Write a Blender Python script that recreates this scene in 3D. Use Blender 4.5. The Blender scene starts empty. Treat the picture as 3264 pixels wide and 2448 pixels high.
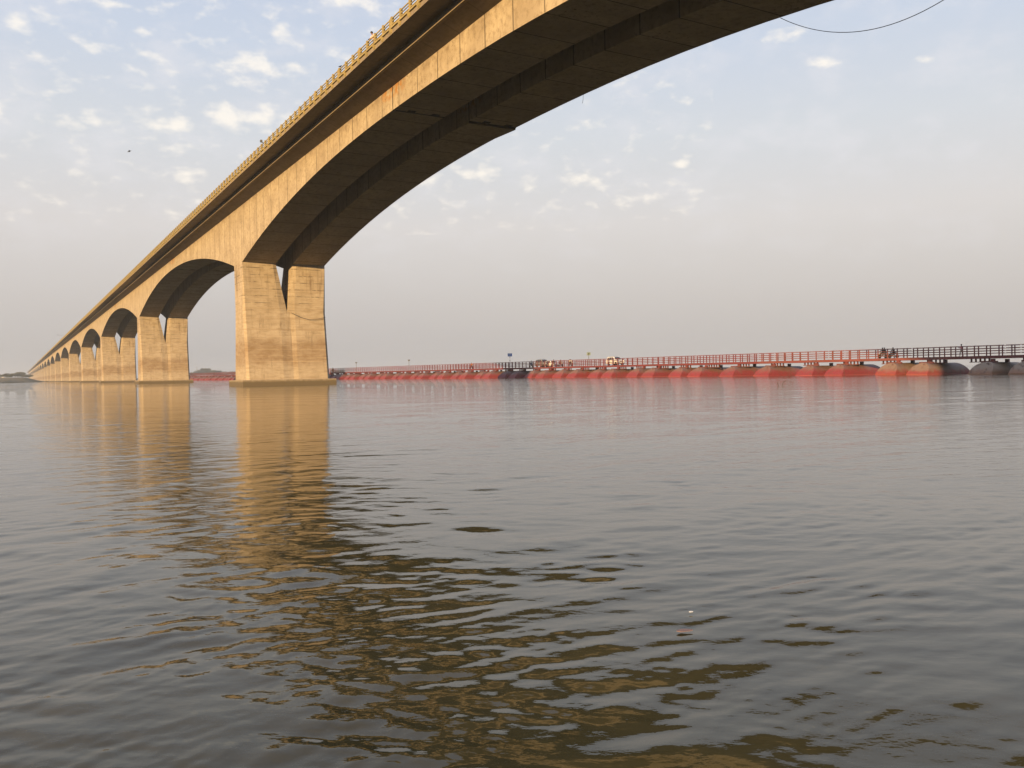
import bpy, bmesh, math, random
import numpy as np
from mathutils import Vector, Matrix
random.seed(7); rng = np.random.default_rng(11)
R = math.radians
S = bpy.context.scene
C = S.collection

# ------------------------------------------------------------------ camera
CAM_H = 1.36
cam_d = bpy.data.cameras.new("camera"); cam = bpy.data.objects.new("camera", cam_d); C.objects.link(cam)
cam_d.sensor_width = 36; cam_d.lens = 30.17; cam_d.clip_start = 0.1; cam_d.clip_end = 30000
cam.matrix_world = Matrix.Translation((0, 0, CAM_H)) @ Matrix.Rotation(R(90 - 0.773), 4, 'X') @ Matrix.Rotation(R(-1.0), 4, 'Z')
S.camera = cam

# ------------------------------------------------------------------ light
DB = Vector((-.4988, .8667, 0)); PB = Vector((.8667, .4988, 0))      # concrete bridge: along, across
SUN_EL = 8.7
h = -(PB * .80 + DB * .60)
sun_dir = Vector((h.x * math.cos(R(SUN_EL)), h.y * math.cos(R(SUN_EL)), math.sin(R(SUN_EL)))).normalized()
sd = bpy.data.lights.new("sun", 'SUN'); sun = bpy.data.objects.new("sun", sd); C.objects.link(sun)
sd.energy = 5.0; sd.angle = R(0.6); sd.color = (1.0, .65, .275)
sun.rotation_euler = sun_dir.to_track_quat('Z', 'Y').to_euler(); sun.location = (-200, -200, 120)
S.view_settings.view_transform = 'Standard'; S.view_settings.look = 'None'
S.view_settings.exposure = 0.9; S.view_settings.gamma = 1
S.render.engine = 'CYCLES'
S.cycles.max_bounces = 8; S.cycles.volume_bounces = 1; S.cycles.use_denoising = True; S.cycles.caustics_reflective = False; S.cycles.caustics_refractive = False

# ------------------------------------------------------------------ sky
W = bpy.data.worlds.new("World"); S.world = W; W.use_nodes = True
nt = W.node_tree; N = nt.nodes; L = nt.links
for n in list(N): N.remove(n)
def wm(op, a, b=None, c=None, clamp=False):
    n = N.new('ShaderNodeMath'); n.operation = op; n.use_clamp = clamp
    for i, v in enumerate((a, b, c)):
        if v is None: continue
        if isinstance(v, (int, float)): n.inputs[i].default_value = v
        else: L.new(v, n.inputs[i])
    return n.outputs[0]
def wmix(fac, a, b):
    n = N.new('ShaderNodeMix'); n.data_type = 'RGBA'
    if isinstance(fac, (int, float)): n.inputs[0].default_value = fac
    else: L.new(fac, n.inputs[0])
    for i, v in ((6, a), (7, b)):
        if isinstance(v, tuple): n.inputs[i].default_value = v
        else: L.new(v, n.inputs[i])
    return n.outputs[2]
out = N.new('ShaderNodeOutputWorld'); bg = N.new('ShaderNodeBackground'); L.new(bg.outputs[0], out.inputs[0])
bg.inputs[1].default_value = 0.1
sky = N.new('ShaderNodeTexSky'); sky.sky_type = 'NISHITA'; sky.sun_disc = False
sky.sun_elevation = R(SUN_EL); sky.sun_rotation = math.atan2(sun_dir.x, sun_dir.y)
sky.dust_density = 5; sky.air_density = 1.4; sky.ozone_density = 1
tc = N.new('ShaderNodeTexCoord'); sep = N.new('ShaderNodeSeparateXYZ'); L.new(tc.outputs['Generated'], sep.inputs[0])
el = wm('MULTIPLY', wm('ARCSINE', sep.outputs[2]), 180 / math.pi)
az = wm('MULTIPLY', wm('ARCTAN2', sep.outputs[0], sep.outputs[1]), 180 / math.pi)
ramp = N.new('ShaderNodeValToRGB'); L.new(wm('DIVIDE', el, 60.0), ramp.inputs[0])
def srgb(r, g, b):
    f = lambda c: (c / 255 / 12.92) if c <= 10.3 else ((c / 255 + .055) / 1.055) ** 2.4
    return (f(r), f(g), f(b))
stops = [(0.0, srgb(192, 187, 183)), (0.07, srgb(205, 199, 196)), (0.16, srgb(221, 216, 215)), (0.25, srgb(216, 219, 225)),
         (0.34, srgb(205, 214, 230)), (0.50, srgb(186, 199, 226)), (1.0, srgb(150, 172, 212))]
cr = ramp.color_ramp
while len(cr.elements) < len(stops): cr.elements.new(.5)
for e_, (p_, c_) in zip(cr.elements, stops): e_.position = p_; e_.color = (*c_, 1)
# haze-filled air in front of the nishita sky
sc_ = N.new('ShaderNodeVectorMath'); sc_.operation = 'SCALE'; L.new(ramp.outputs[0], sc_.inputs[0]); sc_.inputs[3].default_value = 5.6
base = wmix(0.08, sc_.outputs[0], sky.outputs[0])
# small altocumulus clouds: clumps (az, el, half width, half height in degrees, weight)
F0 = 2735.
def azel(x, y):
    x *= 1.4756; y *= 1.4756
    dx, dy = x - 1632, y - 1187.1; c_, s_ = math.cos(R(1)), math.sin(R(1))
    X = dx * c_ - dy * s_; Y = dx * s_ + dy * c_
    return math.degrees(math.atan2(X, F0)), math.degrees(math.atan2(-Y, math.hypot(X, F0)))
clumps = [(535, 148, 85, 26, 1), (650, 150, 36, 20, .8), (530, 256, 120, 26, 1), (370, 262, 95, 22, .8), (180, 255, 90, 16, .5), (50, 55, 45, 16, .8),
          (370, 320, 35, 12, .8), (400, 380, 55, 20, .55), (620, 80, 40, 18, .6), (760, 5, 130, 16, .9), (460, 15, 45, 22, .5),
          (315, 72, 26, 12, .6), (200, 100, 50, 18, .4), (730, 112, 40, 22, .5), (330, 128, 60, 12, .4), (0, 240, 22, 14, .9),
          (1040, 372, 80, 26, .55), (1240, 390, 110, 24, .45), (1466, 356, 24, 9, .9), (1780, 137, 36, 14, .9), (1690, 70, 40, 20, .45),
          (1990, 135, 16, 8, .6), (100, 200, 40, 10, .45), (430, 345, 60, 16, .35), (600, 320, 40, 20, .35), (140, 375, 50, 12, .3), (900, 400, 90, 30, .5),
          (560, 420, 80, 20, .25), (1420, 420, 120, 20, .3), (230, 10, 80, 8, .5), (900, 60, 120, 60, .4)]
cv = N.new('ShaderNodeCombineXYZ'); L.new(az, cv.inputs[0]); L.new(el, cv.inputs[1])
acc = None
for cx, cy, hw, hh, wt in clumps:
    a_, e_ = azel(cx, cy); k = 0.0309
    sb = N.new('ShaderNodeVectorMath'); sb.operation = 'SUBTRACT'; L.new(cv.outputs[0], sb.inputs[0]); sb.inputs[1].default_value = (a_, e_, 0)
    ml = N.new('ShaderNodeVectorMath'); ml.operation = 'MULTIPLY'; L.new(sb.outputs[0], ml.inputs[0]); ml.inputs[1].default_value = (1 / (hw * k * 1.15), 1 / (hh * k * 1.2), 0)
    ln = N.new('ShaderNodeVectorMath'); ln.operation = 'LENGTH'; L.new(ml.outputs[0], ln.inputs[0])
    v = wm('MULTIPLY', wm('SUBTRACT', 1.15, ln.outputs['Value'], clamp=True), wt)
    acc = v if acc is None else wm('MAXIMUM', acc, v)
def wr(v, a, b):
    n = N.new('ShaderNodeMapRange'); n.interpolation_type = 'SMOOTHSTEP'; L.new(v, n.inputs[0]); n.inputs[1].default_value = a; n.inputs[2].default_value = b; return n.outputs[0]
acc = wm('MAXIMUM', acc, wm('MULTIPLY', wm('MULTIPLY', wr(el, 9, 15), wr(az, 14, -12)), .07))      # thin scatter over the upper left
mp = N.new('ShaderNodeMapping'); L.new(cv.outputs[0], mp.inputs[0]); mp.inputs['Scale'].default_value = (.30, .52, 1)
mp.inputs['Rotation'].default_value = (0, 0, R(-6))
n1 = N.new('ShaderNodeTexNoise'); L.new(mp.outputs[0], n1.inputs[0]); n1.inputs['Scale'].default_value = 2.3; n1.inputs['Detail'].default_value = 7; n1.inputs['Roughness'].default_value = .5; n1.inputs['Distortion'].default_value = .1
n2 = N.new('ShaderNodeTexNoise'); L.new(mp.outputs[0], n2.inputs[0]); n2.inputs['Scale'].default_value = .8; n2.inputs['Detail'].default_value = 6; n2.inputs['Roughness'].default_value = .6
dens = wm('ADD', wm('MULTIPLY', acc, .85), wm('MULTIPLY', wm('SUBTRACT', n1.outputs[0], .5), 2.9))
m1 = N.new('ShaderNodeMapRange'); m1.interpolation_type = 'SMOOTHSTEP'; L.new(dens, m1.inputs[0]); m1.inputs[1].default_value = .08; m1.inputs[2].default_value = 1.15
veil = N.new('ShaderNodeMapRange'); veil.interpolation_type = 'SMOOTHSTEP'; L.new(n2.outputs[0], veil.inputs[0]); veil.inputs[1].default_value = .44; veil.inputs[2].default_value = .72
hm = N.new('ShaderNodeMapRange'); L.new(el, hm.inputs[0]); hm.inputs[1].default_value = 5; hm.inputs[2].default_value = 13
cov = wm('MULTIPLY', wm('MULTIPLY', m1.outputs[0], wm('GREATER_THAN', acc, 0.0001)), .68)
vl = wm('MULTIPLY', wm('MULTIPLY', veil.outputs[0], hm.outputs[0]), .36)
cc = srgb(252, 243, 229); vc = srgb(226, 224, 228)
base = wmix(vl, base, tuple(c * 5.9 for c in vc) + (1,))
base = wmix(cov, base, tuple(c * 6.3 for c in cc) + (1,))
L.new(base, bg.inputs[0])

# ------------------------------------------------------------------ helpers
class MB:
    def __init__(s): s.v = []; s.f = []
    def quadbox(s, c0, c1):
        """two 4-point rings joined and capped"""
        n = len(s.v); s.v += [tuple(p) for p in c0] + [tuple(p) for p in c1]
        s.f += [(n + 3, n + 2, n + 1, n), (n + 4, n + 5, n + 6, n + 7)]
        for i in range(4):
            j = (i + 1) % 4; s.f.append((n + i, n + j, n + 4 + j, n + 4 + i))
    def box(s, x0, x1, y0, y1, z0, z1):
        s.quadbox([(x0, y0, z0), (x1, y0, z0), (x1, y1, z0), (x0, y1, z0)], [(x0, y0, z1), (x1, y0, z1), (x1, y1, z1), (x0, y1, z1)])
    def loft(s, rings, cap=True, closed=True):
        n = len(s.v); m = len(rings[0])
        for r in rings: s.v += [tuple(p) for p in r]
        for k in range(len(rings) - 1):
            for i in range(m if closed else m - 1):
                j = (i + 1) % m
                s.f.append((n + k * m + i, n + k * m + j, n + (k + 1) * m + j, n + (k + 1) * m + i))
        if cap:
            s.f.append(tuple(n + i for i in reversed(range(m)))); s.f.append(tuple(n + (len(rings) - 1) * m + i for i in range(m)))
    def tube(s, pts, r, seg=8):
        pts = [Vector(p) for p in pts]; rs = r if isinstance(r, (list, tuple)) else [r] * len(pts)
        rings = []
        for i, p in enumerate(pts):
            t = (pts[min(i + 1, len(pts) - 1)] - pts[max(i - 1, 0)]).normalized()
            u = t.cross(Vector((0, 0, 1)))
            if u.length < .05: u = t.cross(Vector((0, 1, 0)))
            u.normalize(); w = u.cross(t)
            rings.append([p + (u * math.cos(a) + w * math.sin(a)) * rs[i] for a in [2 * math.pi * q / seg for q in range(seg)]])
        s.loft(rings)
    def bar(s, a, b, w, hgt):
        a = Vector(a); b = Vector(b); t = (b - a).normalized(); u = t.cross(Vector((0, 0, 1)))
        if u.length < .05: u = Vector((0, 1, 0))
        u.normalize(); q = u.cross(t)
        f = lambda p: [p + u * w / 2 + q * hgt / 2, p - u * w / 2 + q * hgt / 2, p - u * w / 2 - q * hgt / 2, p + u * w / 2 - q * hgt / 2]
        s.quadbox(f(a), f(b))
    def lathe(s, prof, seg=20, axis='y', c=(0, 0, 0)):
        rings = []
        for r_, t_ in prof:
            ring = []
            for q in range(seg):
                a = 2 * math.pi * q / seg
                u, w = r_ * math.cos(a), r_ * math.sin(a)
                p = (u, t_, w) if axis == 'y' else ((t_, u, w) if axis == 'x' else (u, w, t_))
                ring.append((p[0] + c[0], p[1] + c[1], p[2] + c[2]))
            rings.append(ring)
        s.loft(rings)
    def ball(s, c, r, seg=12, rings=7):
        rr = r if isinstance(r, tuple) else (r, r, r)
        rg = []
        for k in range(rings + 1):
            a = math.pi * (k + .02) / (rings + .04)
            rg.append([(c[0] + rr[0] * math.sin(a) * math.cos(2 * math.pi * q / seg), c[1] + rr[1] * math.sin(a) * math.sin(2 * math.pi * q / seg), c[2] - rr[2] * math.cos(a)) for q in range(seg)])
        s.loft(rg)
    def build(s, name, mat, parent=None, smooth=False, bevel=0):
        me = bpy.data.meshes.new(name); me.from_pydata(s.v, [], s.f); me.materials.append(mat)
        bm = bmesh.new(); bm.from_mesh(me); bmesh.ops.recalc_face_normals(bm, faces=bm.faces)
        if bevel: bmesh.ops.bevel(bm, geom=bm.edges[:], offset=bevel, segments=1, affect='EDGES', clamp_overlap=True)
        bm.to_mesh(me); bm.free()
        if smooth:
            me.shade_smooth() if hasattr(me, 'shade_smooth') else None
            if smooth is not True: me.set_sharp_from_angle(angle=R(smooth))
        o = bpy.data.objects.new(name, me); C.objects.link(o)
        if parent: o.parent = parent
        return o
def thing(name, label, cat, loc=(0, 0, 0), rz=0, group=None):
    o = bpy.data.objects.new(name, None); C.objects.link(o); o.location = loc; o.rotation_euler = (0, 0, rz)
    o.empty_display_size = .2
    return tag(o, label, cat, group)
def tag(o, label, cat, group=None, kind=None):
    if label: o['label'] = label
    if cat: o['category'] = cat
    if group: o['group'] = group
    if kind: o['kind'] = kind
    return o
def copy_tree(o, parent=None, depth=0):
    c = o.copy(); C.objects.link(c)
    if parent: c.parent = parent
    for ch in o.children: copy_tree(ch, c, depth + 1)
    return c
ONES = 'zeroth first second third fourth fifth sixth seventh eighth ninth tenth eleventh twelfth thirteenth fourteenth fifteenth sixteenth seventeenth eighteenth nineteenth'.split()
TENS = {2: 'twent', 3: 'thirt', 4: 'fort', 5: 'fift', 6: 'sixt', 7: 'sevent', 8: 'eight', 9: 'ninet'}
def ordinal(n):
    if n < 20: return ONES[n]
    t, u = divmod(n, 10)
    return TENS[t] + ('ieth' if u == 0 else 'y-' + ONES[u])

# ------------------------------------------------------------------ materials
class MT:
    def __init__(s, name, rough=.8, col=(.5, .5, .5), metal=0, spec=.5):
        s.m = bpy.data.materials.new(name); s.m.use_nodes = True; s.n = s.m.node_tree.nodes; s.l = s.m.node_tree.links
        s.b = s.n['Principled BSDF']; s.b.inputs['Roughness'].default_value = rough; s.b.inputs['Base Color'].default_value = (*col, 1)
        s.b.inputs['Metallic'].default_value = metal; s.b.inputs['Specular IOR Level'].default_value = spec
        s.tc = s.n.new('ShaderNodeTexCoord')
    def lk(s, v, sock):
        if isinstance(v, (int, float)): sock.default_value = v
        elif isinstance(v, tuple): sock.default_value = v if len(v) == len(sock.default_value) else (*v, 1)
        else: s.l.new(v, sock)
    def math(s, op, a, b=None, clamp=False):
        n = s.n.new('ShaderNodeMath'); n.operation = op; n.use_clamp = clamp; s.lk(a, n.inputs[0])
        if b is not None: s.lk(b, n.inputs[1])
        return n.outputs[0]
    def noise(s, scale, detail=4, rough=.55, vec=None, stretch=(1, 1, 1), loc=(0, 0, 0), dist=0):
        mp = s.n.new('ShaderNodeMapping'); s.l.new(vec or s.tc.outputs['Object'], mp.inputs[0]); mp.inputs['Scale'].default_value = stretch; mp.inputs['Location'].default_value = loc
        n = s.n.new('ShaderNodeTexNoise'); s.l.new(mp.outputs[0], n.inputs[0]); n.inputs['Scale'].default_value = scale; n.inputs['Detail'].default_value = detail
        n.inputs['Roughness'].default_value = rough; n.inputs['Distortion'].default_value = dist
        return n.outputs[0]
    def rng(s, v, a, b, c=0., d=1., smooth=True):
        n = s.n.new('ShaderNodeMapRange'); n.interpolation_type = 'SMOOTHSTEP' if smooth else 'LINEAR'
        for i, q in enumerate((v, a, b, c, d)): s.lk(q, n.inputs[i])
        return n.outputs[0]
    def mix(s, f, a, b, mode='MIX'):
        n = s.n.new('ShaderNodeMix'); n.data_type = 'RGBA'; n.blend_type = mode; s.lk(f, n.inputs[0]); s.lk(a, n.inputs[6]); s.lk(b, n.inputs[7])
        return n.outputs[2]
    def sep(s, vec=None):
        n = s.n.new('ShaderNodeSeparateXYZ'); s.l.new(vec or s.tc.outputs['Object'], n.inputs[0]); return n.outputs
    def bump(s, hgt, strength=.3, dist=.02):
        n = s.n.new('ShaderNodeBump'); n.inputs['Strength'].default_value = strength; n.inputs['Distance'].default_value = dist
        s.l.new(hgt, n.inputs['Height']); s.l.new(n.outputs[0], s.b.inputs['Normal'])
    def color(s, v): s.lk(v, s.b.inputs['Base Color'])

def concrete(name, kind):
    t = MT(name, .88, spec=.3); X, Y, Z = t.sep()
    a = t.noise(.35, 5, .6); b = t.noise(2.2, 6, .65); fine = t.noise(14, 4, .6)
    col = t.mix(t.rng(a, .3, .7), (.43, .365, .275), (.31, .255, .19))
    col = t.mix(t.math('MULTIPLY', t.rng(b, .45, .7), .65), col, (.19, .145, .095))
    if kind == 'pier':
        b = t.noise(1.1, 5, .6, stretch=(.6, .6, 2.6)); col = t.mix(t.rng(a, .3, .7), (.43, .365, .285), (.33, .275, .205)); col = t.mix(t.math('MULTIPLY', t.rng(b, .42, .72), .5), col, (.20, .15, .095))
        run = t.noise(1.4, 5, .7, stretch=(1.3, 1.3, .07), loc=(3, 8, 2)); col = t.mix(t.math('MULTIPLY', t.rng(run, .54, .72), .55), col, (.14, .105, .07))
        wob = t.noise(.5, 3, .5, stretch=(1, 1, .2)); zz = t.math('ADD', Z, t.math('MULTIPLY', t.math('SUBTRACT', wob, .5), 2.2))
        band = t.math('MULTIPLY', t.rng(zz, 2.2, 4.2), t.rng(zz, 7.6, 5.6))
        col = t.mix(t.math('MULTIPLY', t.math('ADD', band, .12, clamp=True), t.rng(t.noise(.7, 5, .65, stretch=(1, 1, 2.5), loc=(9, 9, 9)), .25, .7, .9, .4)), col, (.195, .13, .075))
        # thin horizontal tide and pour lines
        ln = t.noise(1.0, 3, .6, stretch=(.02, .02, 3.2)); col = t.mix(t.math('MULTIPLY', t.rng(ln, .5, .7), .5), col, (.25, .18, .11))
        ln2 = t.noise(1.0, 2, .6, stretch=(.03, .03, 5.5), loc=(0, 0, 7)); col = t.mix(t.math('MULTIPLY', t.math('MULTIPLY', t.rng(ln2, .62, .72), t.rng(Z, 7, 5)), .35), col, (.6, .5, .34))
        # lift joints every 1.0 m above the fork with dark broken stains
        fr = t.math('FRACT', t.math('DIVIDE', Z, 1.02)); jl = t.math('MULTIPLY', t.rng(fr, .86, .95), t.rng(fr, 1.0, .96))
        br = t.noise(.8, 5, .7, stretch=(1, 1, .8), loc=(3, 1, 9))
        up = t.rng(Z, 10, 13)
        col = t.mix(t.math('MULTIPLY', t.math('MULTIPLY', jl, t.rng(br, .42, .6)), t.math('ADD', t.math('MULTIPLY', up, .85), .15)), col, (.06, .045, .03))
        vt = t.noise(1.2, 4, .7, stretch=(1, 1, .12), loc=(5, 2, 0)); col = t.mix(t.math('MULTIPLY', t.math('MULTIPLY', t.rng(vt, .5, .72), t.rng(Z, 11, 16.5)), .95), col, (.15, .105, .065))
        hs = t.noise(.9, 4, .7, stretch=(.5, .5, 2), loc=(1, 4, 2)); col = t.mix(t.math('MULTIPLY', t.math('MULTIPLY', t.rng(hs, .55, .7), t.rng(Z, 15.3, 17.8)), .5), col, (.1, .07, .045))
    if kind == 'footing':
        wob = t.noise(1.4, 5, .7); zz = t.math('ADD', Z, t.math('MULTIPLY', t.math('SUBTRACT', wob, .5), .5))
        col = t.mix(t.math('MULTIPLY', t.rng(zz, 1.1, .5), .97), col, (.028, .024, .017))
        col = t.mix(.3, col, (.28, .22, .14))
    if kind == 'girder':
        # precast segment joints and formwork streaks
        fr = t.math('FRACT', t.math('DIVIDE', t.math('ADD', X, 0.0), 3.857)); j = t.math('MULTIPLY', t.rng(fr, .0, .012, 0, 1), t.rng(fr, .045, .025, 0, 1))
        br = t.noise(.5, 4, .6, loc=(2, 2, 2))
        col = t.mix(t.math('MULTIPLY', j, t.rng(br, .25, .55, .5, 1.)), col, (.05, .04, .03))
        st = t.noise(1.0, 5, .7, stretch=(1.6, 1.6, .045)); col = t.mix(t.math('MULTIPLY', t.rng(st, .5, .72), t.rng(t.noise(.06, 3, .5, loc=(7, 7, 7)), .4, .65, .15, .75)), col, (.15, .115, .08))
        st2 = t.noise(1.0, 4, .7, stretch=(3.5, 3.5, .08), loc=(8, 3, 1)); col = t.mix(t.math('MULTIPLY', t.rng(st2, .6, .7), .6), col, (.12, .085, .055))
        top = t.noise(1.2, 5, .7, stretch=(1, 1, 1.5), loc=(0, 3, 4)); col = t.mix(t.math('MULTIPLY', t.math('MULTIPLY', t.rng(Z, 25.0, 26.05), t.rng(top, .4, .62)), .5), col, (.15, .105, .07))
        pk = t.noise(3.2, 2, .5, stretch=(1.6, 1.6, 4), loc=(11, 3, 8)); pk2 = t.noise(.22, 2, .5, loc=(4, 4, 4))
        col = t.mix(t.math('MULTIPLY', t.math('MULTIPLY', t.rng(pk, .66, .69), t.rng(pk2, .5, .6)), .8), col, (.07, .05, .03))
        # rust bleeding beside the hinges
        xm = t.math('ABSOLUTE', t.math('SUBTRACT', t.math('MODULO', t.math('ADD', X, 57.85 + 60.5 + 1210), 121.), 60.5))
        rn = t.noise(1.3, 4, .6, loc=(6, 1, 1)); rust = t.math('MULTIPLY', t.math('MULTIPLY', t.rng(xm, 3.2, 1.6), t.rng(Z, 24.9, 25.5)), t.rng(rn, .42, .55))
        col = t.mix(t.math('MULTIPLY', rust, .85), col, (.32, .15, .035))
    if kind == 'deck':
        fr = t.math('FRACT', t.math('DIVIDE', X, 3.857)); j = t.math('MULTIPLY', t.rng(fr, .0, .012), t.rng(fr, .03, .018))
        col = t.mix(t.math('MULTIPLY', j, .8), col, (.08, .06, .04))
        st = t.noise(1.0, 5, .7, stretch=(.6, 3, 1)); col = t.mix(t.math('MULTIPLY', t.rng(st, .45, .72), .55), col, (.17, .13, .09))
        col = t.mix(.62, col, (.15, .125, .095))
    if kind == 'parapet':
        col = t.mix(t.rng(b, .35, .7), (.34, .27, .12), (.22, .18, .085)); col = t.mix(t.math('MULTIPLY', t.rng(fine, .55, .7), .4), col, (.12, .09, .05))
    col = t.mix(t.math('MULTIPLY', t.rng(fine, .4, .75), .12), col, (.12, .1, .07))
    t.color(col); t.bump(t.math('ADD', fine, t.math('MULTIPLY', b, 2)), .35, .03)
    return t.m
M_pier = concrete('pier_concrete', 'pier'); M_foot = concrete('footing_concrete', 'footing'); M_gird = concrete('girder_concrete', 'girder')
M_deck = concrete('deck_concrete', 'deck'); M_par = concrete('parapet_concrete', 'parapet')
def simple(name, col, rough=.6, metal=0, var=.25, scale=6, spec=.5, coat=0):
    t = MT(name, rough, col, metal, spec); n = t.noise(scale, 4, .6)
    d = tuple(c * (1 - var) for c in col); t.color(t.mix(t.rng(n, .35, .7), col, d))
    if coat: t.b.inputs['Coat Weight'].default_value = coat
    return t.m
def paint(name, col, dust_shade, z0, z1, rust=(.10, .05, .03)):
    """painted steel hull with dried silt and soft girder shade coloured into its upper part"""
    t = MT(name, .62, col); X, Y, Z = t.sep(); g = t.n.new('ShaderNodeNewGeometry').outputs['Position']; n = t.noise(.8, 5, .65, vec=g); n2 = t.noise(4, 5, .7, vec=g); n3 = t.noise(1, 4, .6, vec=g, stretch=(2.2, 2.2, .3))
    zz = t.math('ADD', Z, t.math('MULTIPLY', t.math('SUBTRACT', n, .5), 1.7))
    oi = t.n.new('ShaderNodeObjectInfo').outputs['Random']
    base = t.mix(t.rng(n2, .4, .7), col, tuple(c * .7 for c in col)); base = t.mix(t.math('MULTIPLY', oi, .35), base, tuple(c * .6 for c in col))
    c = t.mix(t.math('MULTIPLY', t.rng(zz, z0, z1), .85), base, dust_shade)  # upper part: silt tone that also paints in the bridge girder's soft shadow
    c = t.mix(t.math('MULTIPLY', t.rng(n3, .52, .68), .6), c, rust)
    c = t.mix(t.math('MULTIPLY', t.rng(Z, .10, .06), t.rng(Z, .02, .04)), c, tuple(min(1, q * 1.25 + .05) for q in col))
    t.color(c); t.bump(n2, .2, .01); return t.m

# ------------------------------------------------------------------ river
def river():
    dth = .00145; half = R(37)
    fine = np.arange(-half, half, dth)
    rest = np.linspace(half, 2 * math.pi - half, 130)[:-1]
    th = np.concatenate([fine, rest]); nT = len(th)
    r = [.5, 1.2]
    q = 1.9
    while q < 110: r.append(q); q *= 1.0038
    while q < 14000: r.append(q); q *= 1.12
    r = np.array(r); nR = len(r)
    rr, tt = np.meshgrid(r, th, indexing='ij')
    x = (rr * np.sin(tt)).ravel(); y = (rr * np.cos(tt)).ravel(); z = np.zeros_like(x)
    m = (np.abs(np.where(tt > math.pi, tt - 2 * math.pi, tt)) <= half + .01).ravel() & (rr.ravel() < 120)
    xs, ys, rs = x[m], y[m], rr.ravel()[m]
    # slow warp so crests wander
    wx = xs + .35 * np.sin(ys * .55 + .7) + .22 * np.sin(xs * .9 + ys * .35) + .9 * np.sin(ys * .11 + xs * .07)
    wy = ys + .28 * np.sin(xs * .7 + .4) + .16 * np.sin(ys * 1.1 - xs * .6 + 1.1) + .8 * np.sin(xs * .13 + 2)
    zz = np.zeros_like(xs)
    def patch(sc, ph):
        v = np.zeros_like(xs)
        for i in range(5):
            a = rng.uniform(0, 2 * math.pi); k = 2 * math.pi / (sc * rng.uniform(.6, 1.6)); v += np.sin(k * (xs * math.cos(a) + ys * math.sin(a)) + ph + i * 2.1)
        return np.clip(.5 + .28 * v, 0, 1)
    groups = [(16, 1.0, 2.8, .0065, R(118), R(16), 7.), (22, .40, .9, .020, R(126), R(16), 2.6), (18, .40, .9, .011, R(72), R(16), 3.), (40, .15, .38, .034, R(120), R(20), 1.6), (26, .15, .38, .021, R(74), R(22), 1.9),
              (44, .075, .15, .036, R(110), R(34), 1.1), (16, 3, 7, .0035, R(95), R(30), 12.)]
    for cnt, l0, l1, slope, am, asd, psc in groups:
        for rep in range(2):
            env = .08 + 1.05 * patch(psc, rep * 3.3); part = np.zeros_like(xs)
            for i in range(cnt // 2):
                lam = math.exp(rng.uniform(math.log(l0), math.log(l1))); k = 2 * math.pi / lam; a = rng.normal(am, asd)
                ph = k * (wx * math.cos(a) + wy * math.sin(a)) + rng.uniform(0, 7)
                A = slope * lam / (2 * math.pi) * math.sqrt(2.0 / cnt) * 1.4
                part += A * (np.sin(ph) + .18 * np.sin(2 * ph + .5)) * np.clip(1.25 - rs * .0044 * 4 / lam, 0, 1)
            zz += env * part
    calm = np.clip(1.2 - rs / 95, 0.0, 1)
    z[m] = zz * calm * np.clip((rs - 1.5) / 1.0, 0, 1)
    co = np.stack([x, y, z], 1).astype(np.float32)
    ij = (np.arange(nR - 1)[:, None] * nT + np.arange(nT)[None, :]); nx = (np.arange(nR - 1)[:, None] * nT + (np.arange(nT)[None, :] + 1) % nT)
    quads = np.stack([ij, ij + nT, nx + nT, nx], -1).reshape(-1, 4)
    me = bpy.data.meshes.new('river'); me.vertices.add(len(co)); me.vertices.foreach_set('co', co.ravel())
    nq = len(quads); cap = np.arange(nT)[::1]
    me.loops.add(nq * 4 + nT); me.loops.foreach_set('vertex_index', np.concatenate([quads.ravel(), cap[::1]]).astype(np.int32))
    me.polygons.add(nq + 1); me.polygons.foreach_set('loop_start', np.concatenate([np.arange(nq) * 4, [nq * 4]]).astype(np.int32))
    me.update(calc_edges=True); me.validate()
    me.polygons.foreach_set('use_smooth', np.ones(len(me.polygons), dtype=bool))
    t = MT('river_water', .035, (.066, .058, .030), spec=.5); t.b.inputs['IOR'].default_value = 1.333
    g = t.n.new('ShaderNodeNewGeometry').outputs['Position']
    ln = t.n.new('ShaderNodeVectorMath'); ln.operation = 'LENGTH'; t.l.new(g, ln.inputs[0]); dist = ln.outputs['Value']
    murk = t.noise(.35, 5, .6, vec=g); murk2 = t.noise(2.2, 5, .65, vec=g, stretch=(1, 1.8, 1))
    c = t.mix(t.rng(murk, .35, .65), (.046, .041, .019), (.062, .054, .026)); c = t.mix(t.math('MULTIPLY', t.rng(murk2, .5, .68), .5), c, (.034, .030, .013))
    t.color(c)
    h1 = t.noise(1.0, 3, .5, vec=g, stretch=(.55, 1.5, 1)); h2 = t.noise(4.5, 4, .55, vec=g, stretch=(.6, 1.2, 1), dist=.4); h3 = t.noise(.09, 3, .6, vec=g, stretch=(.6, 2.2, 1))
    h4 = t.noise(16, 3, .55, vec=g, stretch=(.7, 1.1, 1), dist=.3)
    far = t.rng(dist, 35, 110); gust = t.rng(t.noise(.035, 4, .6, vec=g, stretch=(.5, 1.6, 1)), .4, .62, .25, 1.2)
    hh = t.math('ADD', t.math('MULTIPLY', h1, t.math('MULTIPLY', t.math('MULTIPLY', far, gust), .05)), t.math('MULTIPLY', h2, t.math('ADD', t.math('ADD', .002, t.math('MULTIPLY', t.rng(dist, 4, 14), .007)), t.math('MULTIPLY', t.math('MULTIPLY', far, gust), .004))))
    hh = t.math('ADD', hh, t.math('MULTIPLY', h3, t.math('MULTIPLY', far, .13)))
    hh = t.math('ADD', hh, t.math('MULTIPLY', h4, t.rng(murk2, .3, .7, .0004, .0014)))
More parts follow.
